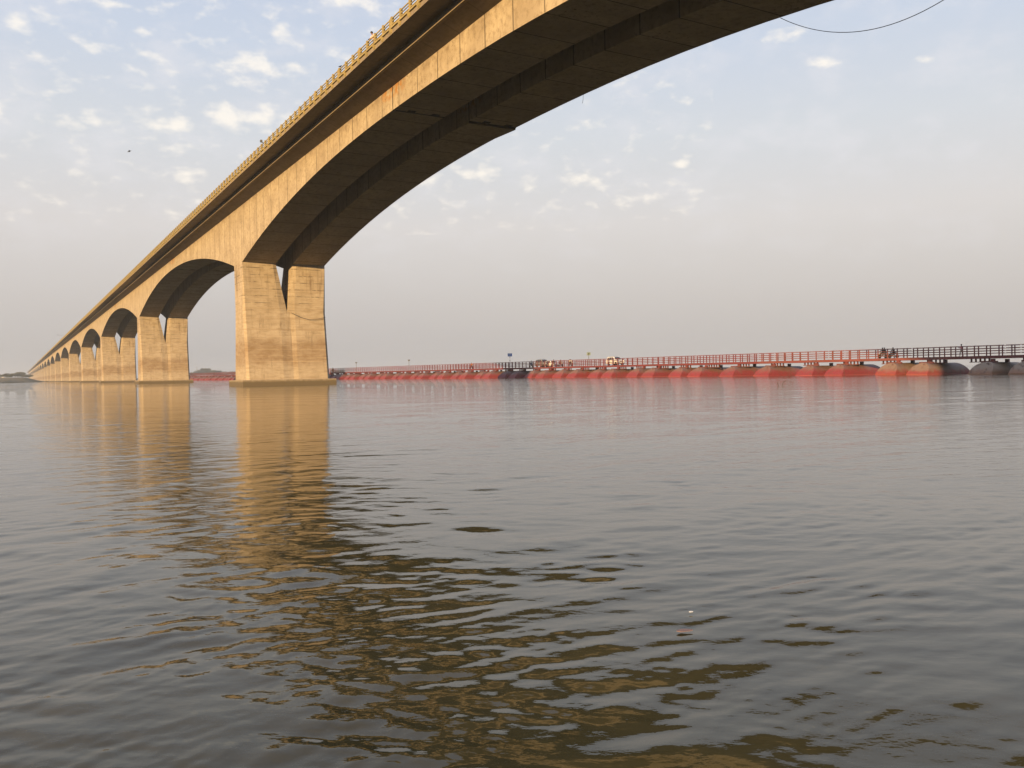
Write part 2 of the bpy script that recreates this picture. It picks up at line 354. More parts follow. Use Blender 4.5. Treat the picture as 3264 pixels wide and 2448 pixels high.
    b = t.n.new('ShaderNodeBump'); b.inputs['Strength'].default_value = 1; b.inputs['Distance'].default_value = 1.0
    t.l.new(hh, b.inputs['Height']); t.l.new(b.outputs[0], t.b.inputs['Normal'])
    t.l.new(t.rng(dist, 20, 600, .012, .06), t.b.inputs['Roughness'])
    me.materials.append(t.m)
    o = bpy.data.objects.new('river', me); C.objects.link(o); return tag(o, 'murky brown river with low ripples', 'river', kind='structure')
river()

# ------------------------------------------------------------------ concrete bridge
SP = 121.; TH = 5.3; ZS = 18.0; ZC = 24.1; ZW = 26.1; HALF = (SP - TH) / 2; NS = 24
org = Vector((-38.67, 124.2, 0))
bridge = thing('concrete_bridge', 'long golden concrete girder bridge with forked piers crossing the river', 'bridge', org, math.atan2(DB.y, DB.x))
def soffit(u, e=2.08):      # distance from the pier face
    return ZC - (ZC - ZS) * (1 - u / HALF) ** e
def pier_ring(z, sec):
    f = 1.6 * max(0, (11.0 - z) / 10.1); b = 1.0 * max(0, (11.0 - z) / 10.1)
    return [(-f + s0 if front else TH + b - s0, -t, z) for t, s0, front in sec]
def make_pier():
    mb = MB()
    low = lambda z: pier_ring(z, [(0.35, 0, 1), (5.3, 0, 1), (6.0, .10, 1), (6.8, .16, 1), (7.5, .02, 1), (11.85, 0, 1), (12.2, .35, 1), (12.2, .35, 0), (11.85, 0, 0), (.35, 0, 0), (0, .35, 0), (0, .35, 1)])
    mb.loft([low(.93), low(4.3), low(7.6), low(10.9)])
    def leg(z, mir):
        k = (z - 10.9) / (ZS - 10.9); e = (6.4 if not mir else 5.8) * (1 - k) + 4.85 * k
        sec = [(.35 * (1 - k), 0, 1), (e - 1.05 + .55 * k, 0, 1), (e, .16, 1), (e, .16, 0), (e - 1.05 + .55 * k, 0, 0), (.35 * (1 - k), 0, 0), (0, .35 * (1 - k), 0), (0, .35 * (1 - k), 1)]
        if mir: sec = [(12.2 - t, s0, fr) for t, s0, fr in sec]
        return pier_ring(z, sec)
    for mir in (0, 1): mb.loft([leg(10.9 + .002, mir), leg(14.5, mir), leg(ZS, mir)])
    p = mb.build('pier', M_pier, bridge)
    fb = MB(); fb.loft([[(-2.3 - q, .75 + q, z), (TH + 1.7 + q, .75 + q, z), (TH + 1.7 + q, -12.95 - q, z), (-2.3 - q, -12.95 - q, z)] for z, q in ((-1.5, 0), (.84, 0), (.931, -.10))])
    fb.build('footing', M_foot, p)
    pl = MB(); pl.box(-1.62, TH + 1.02, -11.9, -.25, .932, 2.05); 
    return p
pier0 = make_pier()
for i in range(-1, NS):
    if i: 
        c = copy_tree(pier0, bridge); c.location = (i * SP, 0, 0)
NSEG = 15
def make_girder(e=2.08):
    """one carriageway box between pier front faces: over a pier then the arch to the next"""
    mb = MB(); us = [0, TH] + [TH + HALF * 2 * k / (NSEG * 2) for k in range(1, NSEG * 2 + 1)]
    rings = []
    for s in us:
        z = ZS if s <= TH else (soffit(s - TH, e) if s - TH < HALF else soffit(2 * HALF - (s - TH)))
        rings.append([(s, 0, ZW), (s, 0, z), (s, -4.85, z), (s, -4.85, ZW)])
    mb.loft(rings, cap=True); return mb
g0 = make_girder().build('box_girder', M_gird, bridge)
gn = make_girder(2.42).build('box_girder', M_gird, bridge); gn.location = (-SP, 0, 0); g2 = gn.copy(); C.objects.link(g2); g2.location = (-SP, -7.35, 0)
for i in range(0, NS):
    for k in (0, 1):
        if i == 0 and k == 0: continue
        c = g0.copy(); C.objects.link(c); c.location = (i * SP, -7.35 * k, 0); c.parent = bridge
# thin ribs, hinge gap and soffit hatches as details of each midspan
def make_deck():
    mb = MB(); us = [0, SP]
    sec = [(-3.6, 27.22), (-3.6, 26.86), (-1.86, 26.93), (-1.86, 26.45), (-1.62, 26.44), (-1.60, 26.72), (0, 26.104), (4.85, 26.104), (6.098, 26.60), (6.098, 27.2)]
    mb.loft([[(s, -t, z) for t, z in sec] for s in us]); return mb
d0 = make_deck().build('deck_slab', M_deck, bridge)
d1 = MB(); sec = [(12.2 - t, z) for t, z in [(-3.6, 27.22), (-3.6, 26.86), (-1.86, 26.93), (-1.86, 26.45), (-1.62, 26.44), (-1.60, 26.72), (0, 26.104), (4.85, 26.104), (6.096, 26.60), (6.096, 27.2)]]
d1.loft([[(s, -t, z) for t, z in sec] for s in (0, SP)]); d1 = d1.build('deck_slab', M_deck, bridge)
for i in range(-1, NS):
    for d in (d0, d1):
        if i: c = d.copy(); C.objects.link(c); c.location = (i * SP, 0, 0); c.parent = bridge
# hinge joints: projecting steel cover strips and dark soffit hatches
M_dark = simple('dark_opening', (.012, .011, .01), .9)
hinge = None
for t0 in (0, 7.35):
    s = TH + HALF; hj = MB()
    hj.box(s - .05, s + .05, -t0 - 4.87, -t0 + .022, ZC - .05, ZW - .02)
    for dy in (1.6, 3.9): hj.box(s - .55, s + .1, -t0 - dy - .35, -t0 - dy + .35, ZC - .03, ZC + .05)
    hinge = hj.build('hinge_joint', M_dark, bridge)
    for i in range(-1, 8):
        if not i: continue
        c = hinge.copy(); C.objects.link(c); c.location = (i * SP, 0, 0); c.parent = bridge
hw = MB(); s0 = HALF - SP + TH + .06 ; t0 = 7.35
hw.quadbox([(s0, -t0 - .02, ZC + .02), (s0 + 4, -t0 - .02, ZC + .02), (s0 + 4, -t0 - 4.87, ZC + .02), (s0, -t0 - 4.87, ZC + .02)][::-1], [(s0, -t0 - .02, ZC - .17), (s0 + 4, -t0 - .02, ZC - .02), (s0 + 4, -t0 - 4.87, ZC - .02), (s0, -t0 - 4.87, ZC - .17)][::-1])
hw.build('hinge_corbel', M_gird, bridge)
# parapet panels
def make_parapet():
    mb = MB(); Lp = SP / 10; n = 7; st = Lp / n; y = 3.6
    for q in range(n):
        s = (q + .5) * st; wide = q in (0, 3)
        w = .20 if not wide else .28
        mb.box(s - w / 2, s + w / 2, y - .18, y + .02, 27.361, 28.16)
        mb.quadbox([(s - w / 2 - .05, y + .001, 26.9), (s + w / 2 + .05, y + .001, 26.9), (s + w / 2 + .05, y + .06, 26.98), (s - w / 2 - .05, y + .06, 26.98)],
                   [(s - w / 2 - .05, y + .001, 27.2), (s + w / 2 + .05, y + .001, 27.2), (s + w / 2 + .05, y + .16, 27.2), (s - w / 2 - .05, y + .16, 27.2)])
        if wide: mb.box(s + .30, s + .42, y - .12, y + .0, 27.361, 28.1)
    mb.box(.01, Lp - .01, y - .08, y - .02, 27.99, 28.07); mb.box(.01, Lp - .01, y - .08, y - .02, 27.77, 27.83); mb.box(.01, Lp - .01, y - .08, y - .02, 27.55, 27.60)
    mb.box(.01, Lp - .01, y - .3, y + .12, 27.222, 27.36)
    return mb.build('parapet', M_par, bridge)
par0 = make_parapet(); npan = 1
for i in range(-10, 88):
    if i == 0: continue
    c = par0.copy(); C.objects.link(c); c.location = (i * SP / 10, 0, 0); c.parent = bridge; npan += 1
rest_mb = MB()
for a in range(88, NS * 10): 
    s = a * SP / 10; rest_mb.box(s, s + SP / 10 - .02, 3.45, 3.65, 27.222, 27.4); rest_mb.box(s, s + SP / 10 - .02, 3.5, 3.58, 27.95, 28.08)
    for q in range(7): rest_mb.box(s + q * 1.73 + .7, s + q * 1.73 + .95, 3.42, 3.62, 27.4, 28.16)
o = rest_mb.build('parapet_run', M_par, bridge); o['kind'] = 'stuff'
# far-side parapet as one run
fr = MB()
for a in range(-10, 60):
    s = a * SP / 10; fr.box(s, s + SP / 10 - .02, -15.85, -15.7, 27.222, 27.4); fr.box(s, s + SP / 10 - .02, -15.82, -15.72, 27.95, 28.08)
    for q in range(7): fr.box(s + q * 1.73 + .7, s + q * 1.73 + .95, -15.86, -15.68, 27.4, 28.16)
o = fr.build('parapet_run', M_par, bridge); o['kind'] = 'stuff'
def bl(s, t, z):    # bridge local -> world
    return org + DB * s + PB * t + Vector((0, 0, z))
M_cable = simple('black_cable', (.02, .018, .016), .7)
def hang(a, b, sag, n=24): return [a.lerp(b, k / n) - Vector((0, 0, sag * 4 * (k / n) * (1 - k / n))) for k in range(n + 1)]

# ------------------------------------------------------------------ pontoon crossing
PA = Vector((60.42, 120.8, 0)); PD = Vector((-.5585, .8295, 0)); PQ = Vector((.8295, .5585, 0))     # along, across (away)
PRZ = math.atan2(PD.y, PD.x)          # local x = along (away), local -y = across away
M_red = [paint('pontoon_red_paint', (.225, .028, .034), (.14, .10, .085), .5, 1.5), paint('pontoon_tan_dust_shade', (.24, .04, .034), (.165, .13, .105), .2, .9),
         paint('pontoon_maroon_paint', (.21, .055, .05), (.19, .12, .10), .9, 1.8), paint('pontoon_brown_rust', (.36, .19, .11), (.33, .26, .19), .1, 1.0)]
def make_pontoon(mat, label, k, grp):
    r = thing('pontoon', label, 'pontoon', PA + PD * (k - 3.15), PRZ, grp)
    mb = MB(); Wd = 3.15; Ln = 11.8; n = 22
    arch = [(Wd / 2 - math.cos(math.pi * i / n) * Wd / 2, .05 + 1.64 * math.sin(math.pi * i / n) ** .85) for i in range(n + 1)] + [(Wd, -.7), (0, -.7)]
    rake = lambda z: 1.75 * (max(0, z) / 1.69) ** 1.35
    mb.loft([[(u, -rake(z), z) for u, z in arch]] + [[(u, -v, z) for u, z in arch] for v in (2.4, Ln - 2.4)] + [[(u, -Ln + rake(z), z) for u, z in arch]])
    mb.build('hull', mat, r, smooth=32)
    rb = MB()
    rb.box(-.03, Wd + .03, -.06, .05, .03, .12)       # rubbing strip across the bow
    rb.box(-.05, .01, -Ln + .2, -.06, .03, .10); rb.box(Wd - .01, Wd + .05, -Ln + .2, -.06, .03, .10)
    rb.build('rubbing_strip', mat, r)
    sd_ = MB(); sd_.box(Wd / 2 - 1.1, Wd / 2 + 1.1, -2.75, -2.5, 1.60, 1.84); sd_.build('saddle_beam', M_steel_d, r)
    for dy in (3.6, 7.6):
        q = MB(); q.box(Wd / 2 - .24, Wd / 2 + .24, -dy - .2, -dy + .2, 1.55, 2.12); q.build('bearing_post', M_steel, r)
    lug = MB(); lug.tube([(Wd / 2 - .5, -1.35, 1.35), (Wd / 2 - .5, -1.3, 1.55), (Wd / 2 - .3, -1.3, 1.55), (Wd / 2 - .3, -1.35, 1.38)], .03, 6); lug.build('lifting_lug', M_steel_d, r)
    return r
def steelpaint(name, a, b_):
    t = MT(name, .6, a); g = t.n.new('ShaderNodeNewGeometry').outputs['Position']; n = t.noise(.7, 5, .65, vec=g); n2 = t.noise(5, 4, .6, vec=g); oi = t.n.new('ShaderNodeObjectInfo').outputs['Random']
    c = t.mix(t.rng(n, .35, .68), a, b_); c = t.mix(t.math('MULTIPLY', t.rng(n2, .55, .7), .5), c, (.07, .03, .02)); t.color(t.mix(t.math('MULTIPLY', oi, .3), c, (.12, .04, .03))); return t.m
M_steel = steelpaint('deck_red_steel', (.165, .028, .034), (.12, .03, .033)); M_steel_d = steelpaint('dark_red_steel', (.13, .035, .03), (.08, .03, .025))
M_brown = steelpaint('brown_red_steel', (.20, .05, .048), (.15, .048, .042)); M_plank = simple('deck_plate', (.14, .09, .07), .8)
ks = [-9.1, -3.8, 5.2, 10.1, 19.1, 24.6, 33.4, 41.2, 49.2, 54.1, 61.7, 66.3, 74.2, 78.8, 86.5, 91.6, 98.7, 103.1, 110.1, 114.7, 122.2, 126.3]
while ks[-1] < 505: ks += [ks[-1] + 7.7, ks[-1] + 12.3]
pont = {}
for i, k in enumerate(ks):
    mi = 3 if i == 0 or i == 1 else (1 if i in (2, 3) else 0)
    cn = ('shaded dull red' if i in (18, 19, 20) else {0: 'red', 1: 'dusty tan and red', 3: 'rusty brown'}[mi])
    lab = f"{cn} steel pontoon floating under the red walkway, {ordinal(i + 1)} from the right edge"
    rg_ = random.Random(i * 7 + 1); dz = rg_.uniform(-.06, .05)
    if mi not in pont: pont[mi] = make_pontoon(M_red[mi], lab, k, 'pontoons floating under the red walkway')
    else:
        o = copy_tree(pont[mi]); o.location = PA + PD * (k - 3.15) + Vector((0, 0, dz)); o.rotation_euler = (rg_.uniform(-.008, .008), rg_.uniform(-.012, .012), PRZ + rg_.uniform(-.03, .03)); o['label'] = lab
# deck sections
HB, HT, HRAIL = 2.12, 2.52, 3.94; DW = 4.2; V0 = 3.45      # beam bottom, deck level, rail top, width, set-back from pontoon bows
gaps = [-20.7, -7.1, 6.3, 20.7, 35.1, 49.8, 62.7]
while gaps[-1] < 500: gaps.append(gaps[-1] + 12.4)
def make_section(Ls, mat, posts):
    r = thing('walkway_section', 'x', 'walkway section')
    d = MB(); d.box(.02, Ls - .02, -V0 - DW, -V0, HT - .12, HT - .02)
    for q in range(int(Ls / .6)): d.box(.2 + q * .6, .3 + q * .6, -V0 - DW - .05, -V0 + .05, HB + .02, HT - .122)
    d.build('deck', M_plank, r)
    for v in (V0 - .12, V0 + DW):
        b = MB(); b.box(.02, Ls - .02, -v - .12, -v, HB + .08, HT); b.box(.02, Ls - .02, -v - .18, -v + .06, HT - .055, HT + .003); b.box(.02, Ls - .02, -v - .18, -v + .06, HB + .02, HB + .078); b.build('side_beam', mat, r)
        rl = MB(); yy = -v - .06
        for zz in (HT + .36, HT + .70, HT + 1.04, HRAIL): rl.box(.12, Ls - .12, yy - .03, yy + .03, zz - .035, zz + .035)
        rl = rl.build('railing', mat, r)
        n = int(round(Ls / 1.65)); pm = None
        if posts:
            for q in range(n):
                if pm is None: p = MB(); p.box(-.055, .055, yy - .085, yy - .035, HT + .004, HRAIL + .05); p.box(-.055, .055, yy + .035, yy + .06, HT + .004, HRAIL - .05); pm = p.build('post', mat, rl)
                else: p = pm.copy(); C.objects.link(p); pm_ = p
                (pm if q == 0 else p).location = ((q + .5) * Ls / n, 0, 0)
                if q: p.parent = rl
        else:
            p = MB()
            for q in range(n): p.box((q + .5) * Ls / n - .055, (q + .5) * Ls / n + .055, yy - .085, yy - .035, HT + .004, HRAIL + .05)
            p.build('post_row', mat, rl)
    # hangers and lower chord seen as a row of dark teeth under the beam
    for c0 in (Ls * .18, Ls * .66):
        j = MB()
        for q in range(5): j.box(c0 + q * .62, c0 + q * .62 + .17, -V0 - .75, -V0 - .55, 1.72, HB + .019)
        j.box(c0 - .1, c0 + 2.8, -V0 - .80, -V0 - .50, 1.62, 1.719); j.build('cross_brace', M_steel_d, r)
    return r
protos = {}
for i in range(len(gaps) - 1):
    g = gaps[i]; Ls = round(gaps[i + 1] - g, 1); mat = M_brown if i < 4 else M_steel; posts = i < 14
    key = (Ls, mat.name, posts)
    if key not in protos: protos[key] = make_section(Ls, mat, posts); o = protos[key]
    else: o = copy_tree(protos[key])
    o.location = PA + PD * g; o.rotation_euler = (0, 0, PRZ)
    tone = {M_brown.name: 'brownish red', M_steel.name: 'red', 'x': ''}[mat.name]
    tag(o, f"{tone} railed steel walkway section above the pontoons, {ordinal(i + 1)} from the right edge", 'walkway section', 'walkway sections of the floating bridge')
def pt(k, v, z=HT):
    q0 = PQ.dot(PA); k2 = k * (q0 + V0 + v) / q0 + PD.dot(PA) * (V0 + v) / q0      # same bearing from the bank, v metres in from the near railing
    return PA + PD * k2 + PQ * (V0 + v) + Vector((0, 0, z))
exec_after = []

# ------------------------------------------------------------------ people
SKIN = simple('skin', (.20, .10, .06), .6); HAIR = simple('black_hair', (.012, .010, .009), .5)
def skin_obj(name, verts, edges, radii, mat, parent, root=0, sub=1):
    me = bpy.data.meshes.new(name); me.from_pydata([tuple(v) for v in verts], edges, []); me.materials.append(mat)
    o = bpy.data.objects.new(name, me); C.objects.link(o); o.parent = parent
    m = o.modifiers.new('skin', 'SKIN'); m.use_smooth_shade = True
    if not me.skin_vertices: me.skin_vertices.new()
    for i, r in enumerate(radii):
        sv = me.skin_vertices[0].data[i]; sv.radius = (r, r) if not isinstance(r, tuple) else r; sv.use_root = (i == root)
    s = o.modifiers.new('sub', 'SUBSURF'); s.levels = sub; s.render_levels = sub
    return o
def person(label, loc, rz, J, shirt, trousers, name='person', hair=HAIR, cat='person', cap=None):
    """J: joints in metres, x forward, y left, z up; keys pelvis chest neck head, shoulder/elbow/hand/hip/knee/ankle/toe with l/r"""
    r = thing(name, label, cat, loc, rz)
    V = []; E = []; Rd = []; ix = {}
    def add(nm, p, rad, par=None):
        ix[nm] = len(V); V.append(Vector(p)); Rd.append(rad)
        if par: E.append((ix[par], ix[nm]))
    add('pelvis', J['pelvis'], (.13, .11)); add('waist', Vector(J['pelvis']).lerp(Vector(J['chest']), .5), (.12, .10), 'pelvis'); add('chest', J['chest'], (.15, .12), 'waist')
    nk = Vector(J['neck']); hd = Vector(J['head']); up = (hd - nk).normalized()
    add('neck', nk, .055, 'chest'); add('jaw', nk + up * .10, .068, 'neck'); add('skull', hd, .094, 'jaw'); add('crown', hd + up * .07, .078, 'skull')
    add('nose', hd - up * .03 + Vector((.115, 0, 0)), .014, 'skull')
    for sd_ in 'lr':
        add('sh' + sd_, J['sh' + sd_], .062, 'chest'); add('el' + sd_, J['el' + sd_], .042, 'sh' + sd_); add('wr' + sd_, J['wr' + sd_], .028, 'el' + sd_)
        f = (Vector(J['wr' + sd_]) - Vector(J['el' + sd_])).normalized(); sidev = f.cross(Vector((0, 0, 1)));
        if sidev.length < .1: sidev = Vector((1, 0, 0))
        sidev.normalize(); pm = Vector(J['wr' + sd_]) + f * .06; add('pm' + sd_, pm, (.035, .02), 'wr' + sd_)
        for q, (o_, ln) in enumerate(((-.03, .075), (-.01, .085), (.01, .08), (.03, .062))):
            b1 = pm + sidev * o_ + f * .04; add(f'f{q}a' + sd_, b1, .009, 'pm' + sd_); add(f'f{q}b' + sd_, b1 + f * ln * .7 + Vector((0, 0, -ln * .4)), .008, f'f{q}a' + sd_)
        add('th' + sd_, pm - sidev * .05 + f * .02, .010, 'pm' + sd_)
        add('hp' + sd_, J['hp' + sd_], .088, 'pelvis'); add('kn' + sd_, J['kn' + sd_], .058, 'hp' + sd_); add('an' + sd_, J['an' + sd_], .038, 'kn' + sd_)
        add('to' + sd_, Vector(J['an' + sd_]) + Vector((.17, 0, -.045)), (.042, .028), 'an' + sd_)
    skin_obj('body', V, E, Rd, SKIN, r)
    g = lambda nm: Vector(V[ix[nm]])
    sv = [g('pelvis') + Vector((0, 0, .02)), g('waist'), g('chest'), g('chest').lerp(g('neck'), .55), g('shl'), g('ell'), g('shr'), g('elr')]
    skin_obj('shirt', sv, [(0, 1), (1, 2), (2, 3), (2, 4), (4, 5), (2, 6), (6, 7)], [(.17, .135), (.15, .13), (.185, .15), .085, .082, .06, .082, .06], shirt, r)
    tv = [g('pelvis'), g('hpl'), g('knl'), g('knl').lerp(g('anl'), .88), g('hpr'), g('knr'), g('knr').lerp(g('anr'), .88)]
    skin_obj('trousers', tv, [(0, 1), (1, 2), (2, 3), (0, 4), (4, 5), (5, 6)], [(.165, .135), .115, .09, .068, .115, .09, .068], trousers, r)
    hb = MB(); c = hd + up * .045 + Vector((-.018, 0, 0)); hb.ball(c, (.112, .100, .098), 14, 8); hb.build('hair', hair, r, smooth=True)
    if cap:
        m = MB(); m.ball(hd + up * .055, (.125, .112, .09), 14, 8); m.build('headscarf', cap, r, smooth=True)
    return r
def stand(step=.12, hands=None):
    J = dict(pelvis=(0, 0, .95), chest=(.01, 0, 1.28), neck=(.02, 0, 1.48), head=(.04, 0, 1.64))
    for s, y in (('l', 1), ('r', -1)):
        J['sh' + s] = (.0, .19 * y, 1.42); J['el' + s] = (-.04 + .06 * y, .25 * y, 1.14); J['wr' + s] = (.04 + .12 * y, .24 * y, .90)
        J['hp' + s] = (0, .10 * y, .90); J['kn' + s] = (.06 + step * y * .6, .11 * y, .49); J['an' + s] = (step * y, .11 * y, .085)
    if hands: J.update(hands)
    return J
def ride(z=.80, lean=.12, back=0, grip=True):
    """seated on a motorcycle, x forward"""
    J = dict(pelvis=(-back, 0, z + .08), chest=(-back + lean * .8, 0, z + .40), neck=(-back + lean, 0, z + .60), head=(-back + lean + .03, 0, z + .76))
    for s, y in (('l', 1), ('r', -1)):
        J['sh' + s] = (-back + lean * .9, .19 * y, z + .54); J['hp' + s] = (-back, .11 * y, z + .05)
        if grip: J['el' + s] = (-back + .30, .30 * y, z + .34); J['wr' + s] = (-back + .52, .30 * y, z + .27)
        else: J['el' + s] = (-back + .08, .25 * y, z + .26); J['wr' + s] = (-back + .30, .14 * y, z + .16)
        J['kn' + s] = (-back + .42, .22 * y, z - .06); J['an' + s] = (-back + .22, .20 * y, z - .42)
    return J
M_tyre = simple('tyre_rubber', (.015, .014, .013), .85); M_chrome = simple('dull_metal', (.35, .34, .32), .35, .8); M_blk = simple('black_plastic', (.02, .02, .02), .45)
M_glass = MT('dark_glass', .06, (.02, .025, .03)).m; M_lamp = simple('lamp_glass', (.75, .7, .6), .15); M_ylw = simple('cream_fairing', (.72, .62, .35), .35)
def motorcycle(label, loc, rz, tank, grp=None):
    r = thing('motorcycle', label, 'motorcycle', loc, rz, grp)
    for x in (-.64, .66):
        w = MB(); w.lathe([(.30, -.045), (.31, 0), (.30, .045), (.235, .045), (.235, -.045), (.30, -.045)], 20, 'y', (x, 0, .31)); w = w.build('wheel', M_tyre, r, smooth=40)
        m = MB(); m.lathe([(.07, -.04), (.07, .04)], 10, 'y', (x, 0, .31))
        for q in range(6): a = q * math.pi / 3; m.tube([(x, 0, .31), (x + .235 * math.cos(a), 0, .31 + .235 * math.sin(a))], .012, 5)
        m.build('hub', M_chrome, w)
    b = MB(); b.ball((.16, 0, .80), (.27, .13, .13), 14, 8); b.build('fuel_tank', tank, r, smooth=True)
    s = MB(); s.loft([[(x, .12 * w, z), (x, -.12 * w, z), (x, -.12 * w, z + t), (x, .12 * w, z + t)] for x, w, z, t in ((-.72, .6, .86, .05), (-.45, 1.1, .80, .08), (-.1, 1, .74, .1), (.02, .5, .76, .07))]); s.build('saddle', M_blk, r)
    e = MB(); e.ball((.05, 0, .45), (.20, .14, .17)); e.box(-.08, .16, -.09, .09, .40, .68); e.tube([(.15, .12, .36), (-.2, .16, .30), (-.72, .19, .36)], .04, 8); e.build('engine', M_chrome, r, smooth=40)
    f = MB(); f.tube([(.66, .07, .31), (.42, .07, .95)], .025, 6); f.tube([(.66, -.07, .31), (.42, -.07, .95)], .025, 6); f.tube([(-.64, .06, .31), (-.1, .06, .42)], .025, 6); f.tube([(.4, 0, .9), (-.1, 0, .5), (-.2, 0, .75), (-.7, 0, .84)], .03, 6); f.build('frame', M_blk, r)
    hb = MB(); hb.tube([(.28, .36, 1.03), (.40, .22, 1.05), (.42, 0, .98), (.40, -.22, 1.05), (.28, -.36, 1.03)], .015, 6); hb.build('handlebar', M_blk, r)
    hl = MB(); hl.ball((.53, 0, .88), (.09, .10, .12)); hl.build('headlight', M_lamp, r, smooth=True)
    fr_ = MB(); fr_.loft([[(x, y * .09, z) for y in (-1, 1)] + [(x - .02, y * .09, z - .02) for y in (1, -1)] for x, z in ((.98, .45), (.86, .60), (.66, .66), (.46, .60))]); fr_.build('mudguard', tank, r)
    return r
FL = PRZ + math.pi      # heading towards the camera end (right in the photo)
FA = PRZ                # heading away (left in the photo)
C_pink = simple('pink_shirt_cloth', (.70, .24, .24), .8); C_white = simple('white_cloth', (.62, .58, .48), .8); C_dark = simple('dark_cloth', (.03, .022, .02), .85); C_grey = simple('grey_cloth', (.16, .15, .15), .8)
C_orange = simple('orange_cloth', (.75, .28, .03), .8); C_blue = simple('blue_cloth', (.06, .10, .22), .8)
J = stand(.20); J.update(dict(ell=(.22, .22, 1.20), wrl=(.42, .12, 1.30), elr=(.18, -.24, 1.16), wrr=(.36, -.16, 1.22)))
person('person in pink shirt and cream trousers standing at the walkway railing', pt(-2.95, .75), FA + .15, J, C_pink, C_white)
M_tankw = simple('pale_tank', (.72, .66, .50), .35); M_tankd = simple('dark_tank', (.04, .03, .03), .35)
def bike_with(k, v, head, tank, lab, riders, grp='motorcycles on the walkway'):
    motorcycle(lab, pt(k, v), head, tank, grp)
    dirv = Vector((math.cos(head), math.sin(head), 0))
    for (back, grip, shirt, tr, plab) in riders:
        J = ride(.80, .14, back, grip); person(plab, pt(k, v), head, J, shirt, tr)
bike_with(8.9, 1.2, FA - .25, M_ylw, 'cream and dark motorcycle carrying two people, left of the pair by the thick post',
          [(.10, True, C_dark, C_dark, 'person in dark shirt steering the cream motorcycle, leftmost of the three riders'), (.48, False, C_dark, C_grey, 'person in dark clothes sitting behind the rider of the cream motorcycle')])
bike_with(7.2, 2.3, FA - .1, M_tankw, 'dark motorcycle with pale tank, right of the pair by the thick post',
          [(.10, True, C_dark, C_dark, 'person in black leaning forward on the dark motorcycle, rightmost of the three riders')])
bike_with(127.2, 1.0, FL, M_tankd, 'motorcycle under the person in orange left of the blue sign', [(.08, True, C_orange, C_dark, 'person in orange clothing riding a motorcycle, left of the blue sign')])
bike_with(99.9, 1.3, FL, M_tankd, 'dark motorcycle right of the blue sign under a white shirted rider', [(.08, True, C_white, C_blue, 'person in white shirt and pale scarf riding a motorcycle right of the blue sign')])
bike_with(84.7, 1.1, FL, M_tankd, 'motorcycle carrying two white shirted people just left of the square sign post', [(.08, True, C_white, C_dark, 'person in white shirt steering the motorcycle left of the square sign'), (.46, False, C_white, C_dark, 'person in white shirt on the rear seat, left of the square sign')])
bike_with(88.4, 2.6, FL, M_tankd, 'dark motorcycle between the small white car and the white shirted pair', [(.08, True, C_grey, C_dark, 'person in grey riding between the small white car and the white shirted pair')])
person('person in dark shirt walking beside the small white car on the walkway', pt(91.0, 1.0), FL, stand(.1), C_dark, C_grey)
person('person in dark clothes on the walkway just right of the largest pier', pt(222.0, 1.5), FL, stand(.1), C_dark, C_dark)
person('person in grey on the walkway left of the largest pier, by the far trees', pt(378.0, 1.5), FL, stand(.1), C_grey, C_dark)

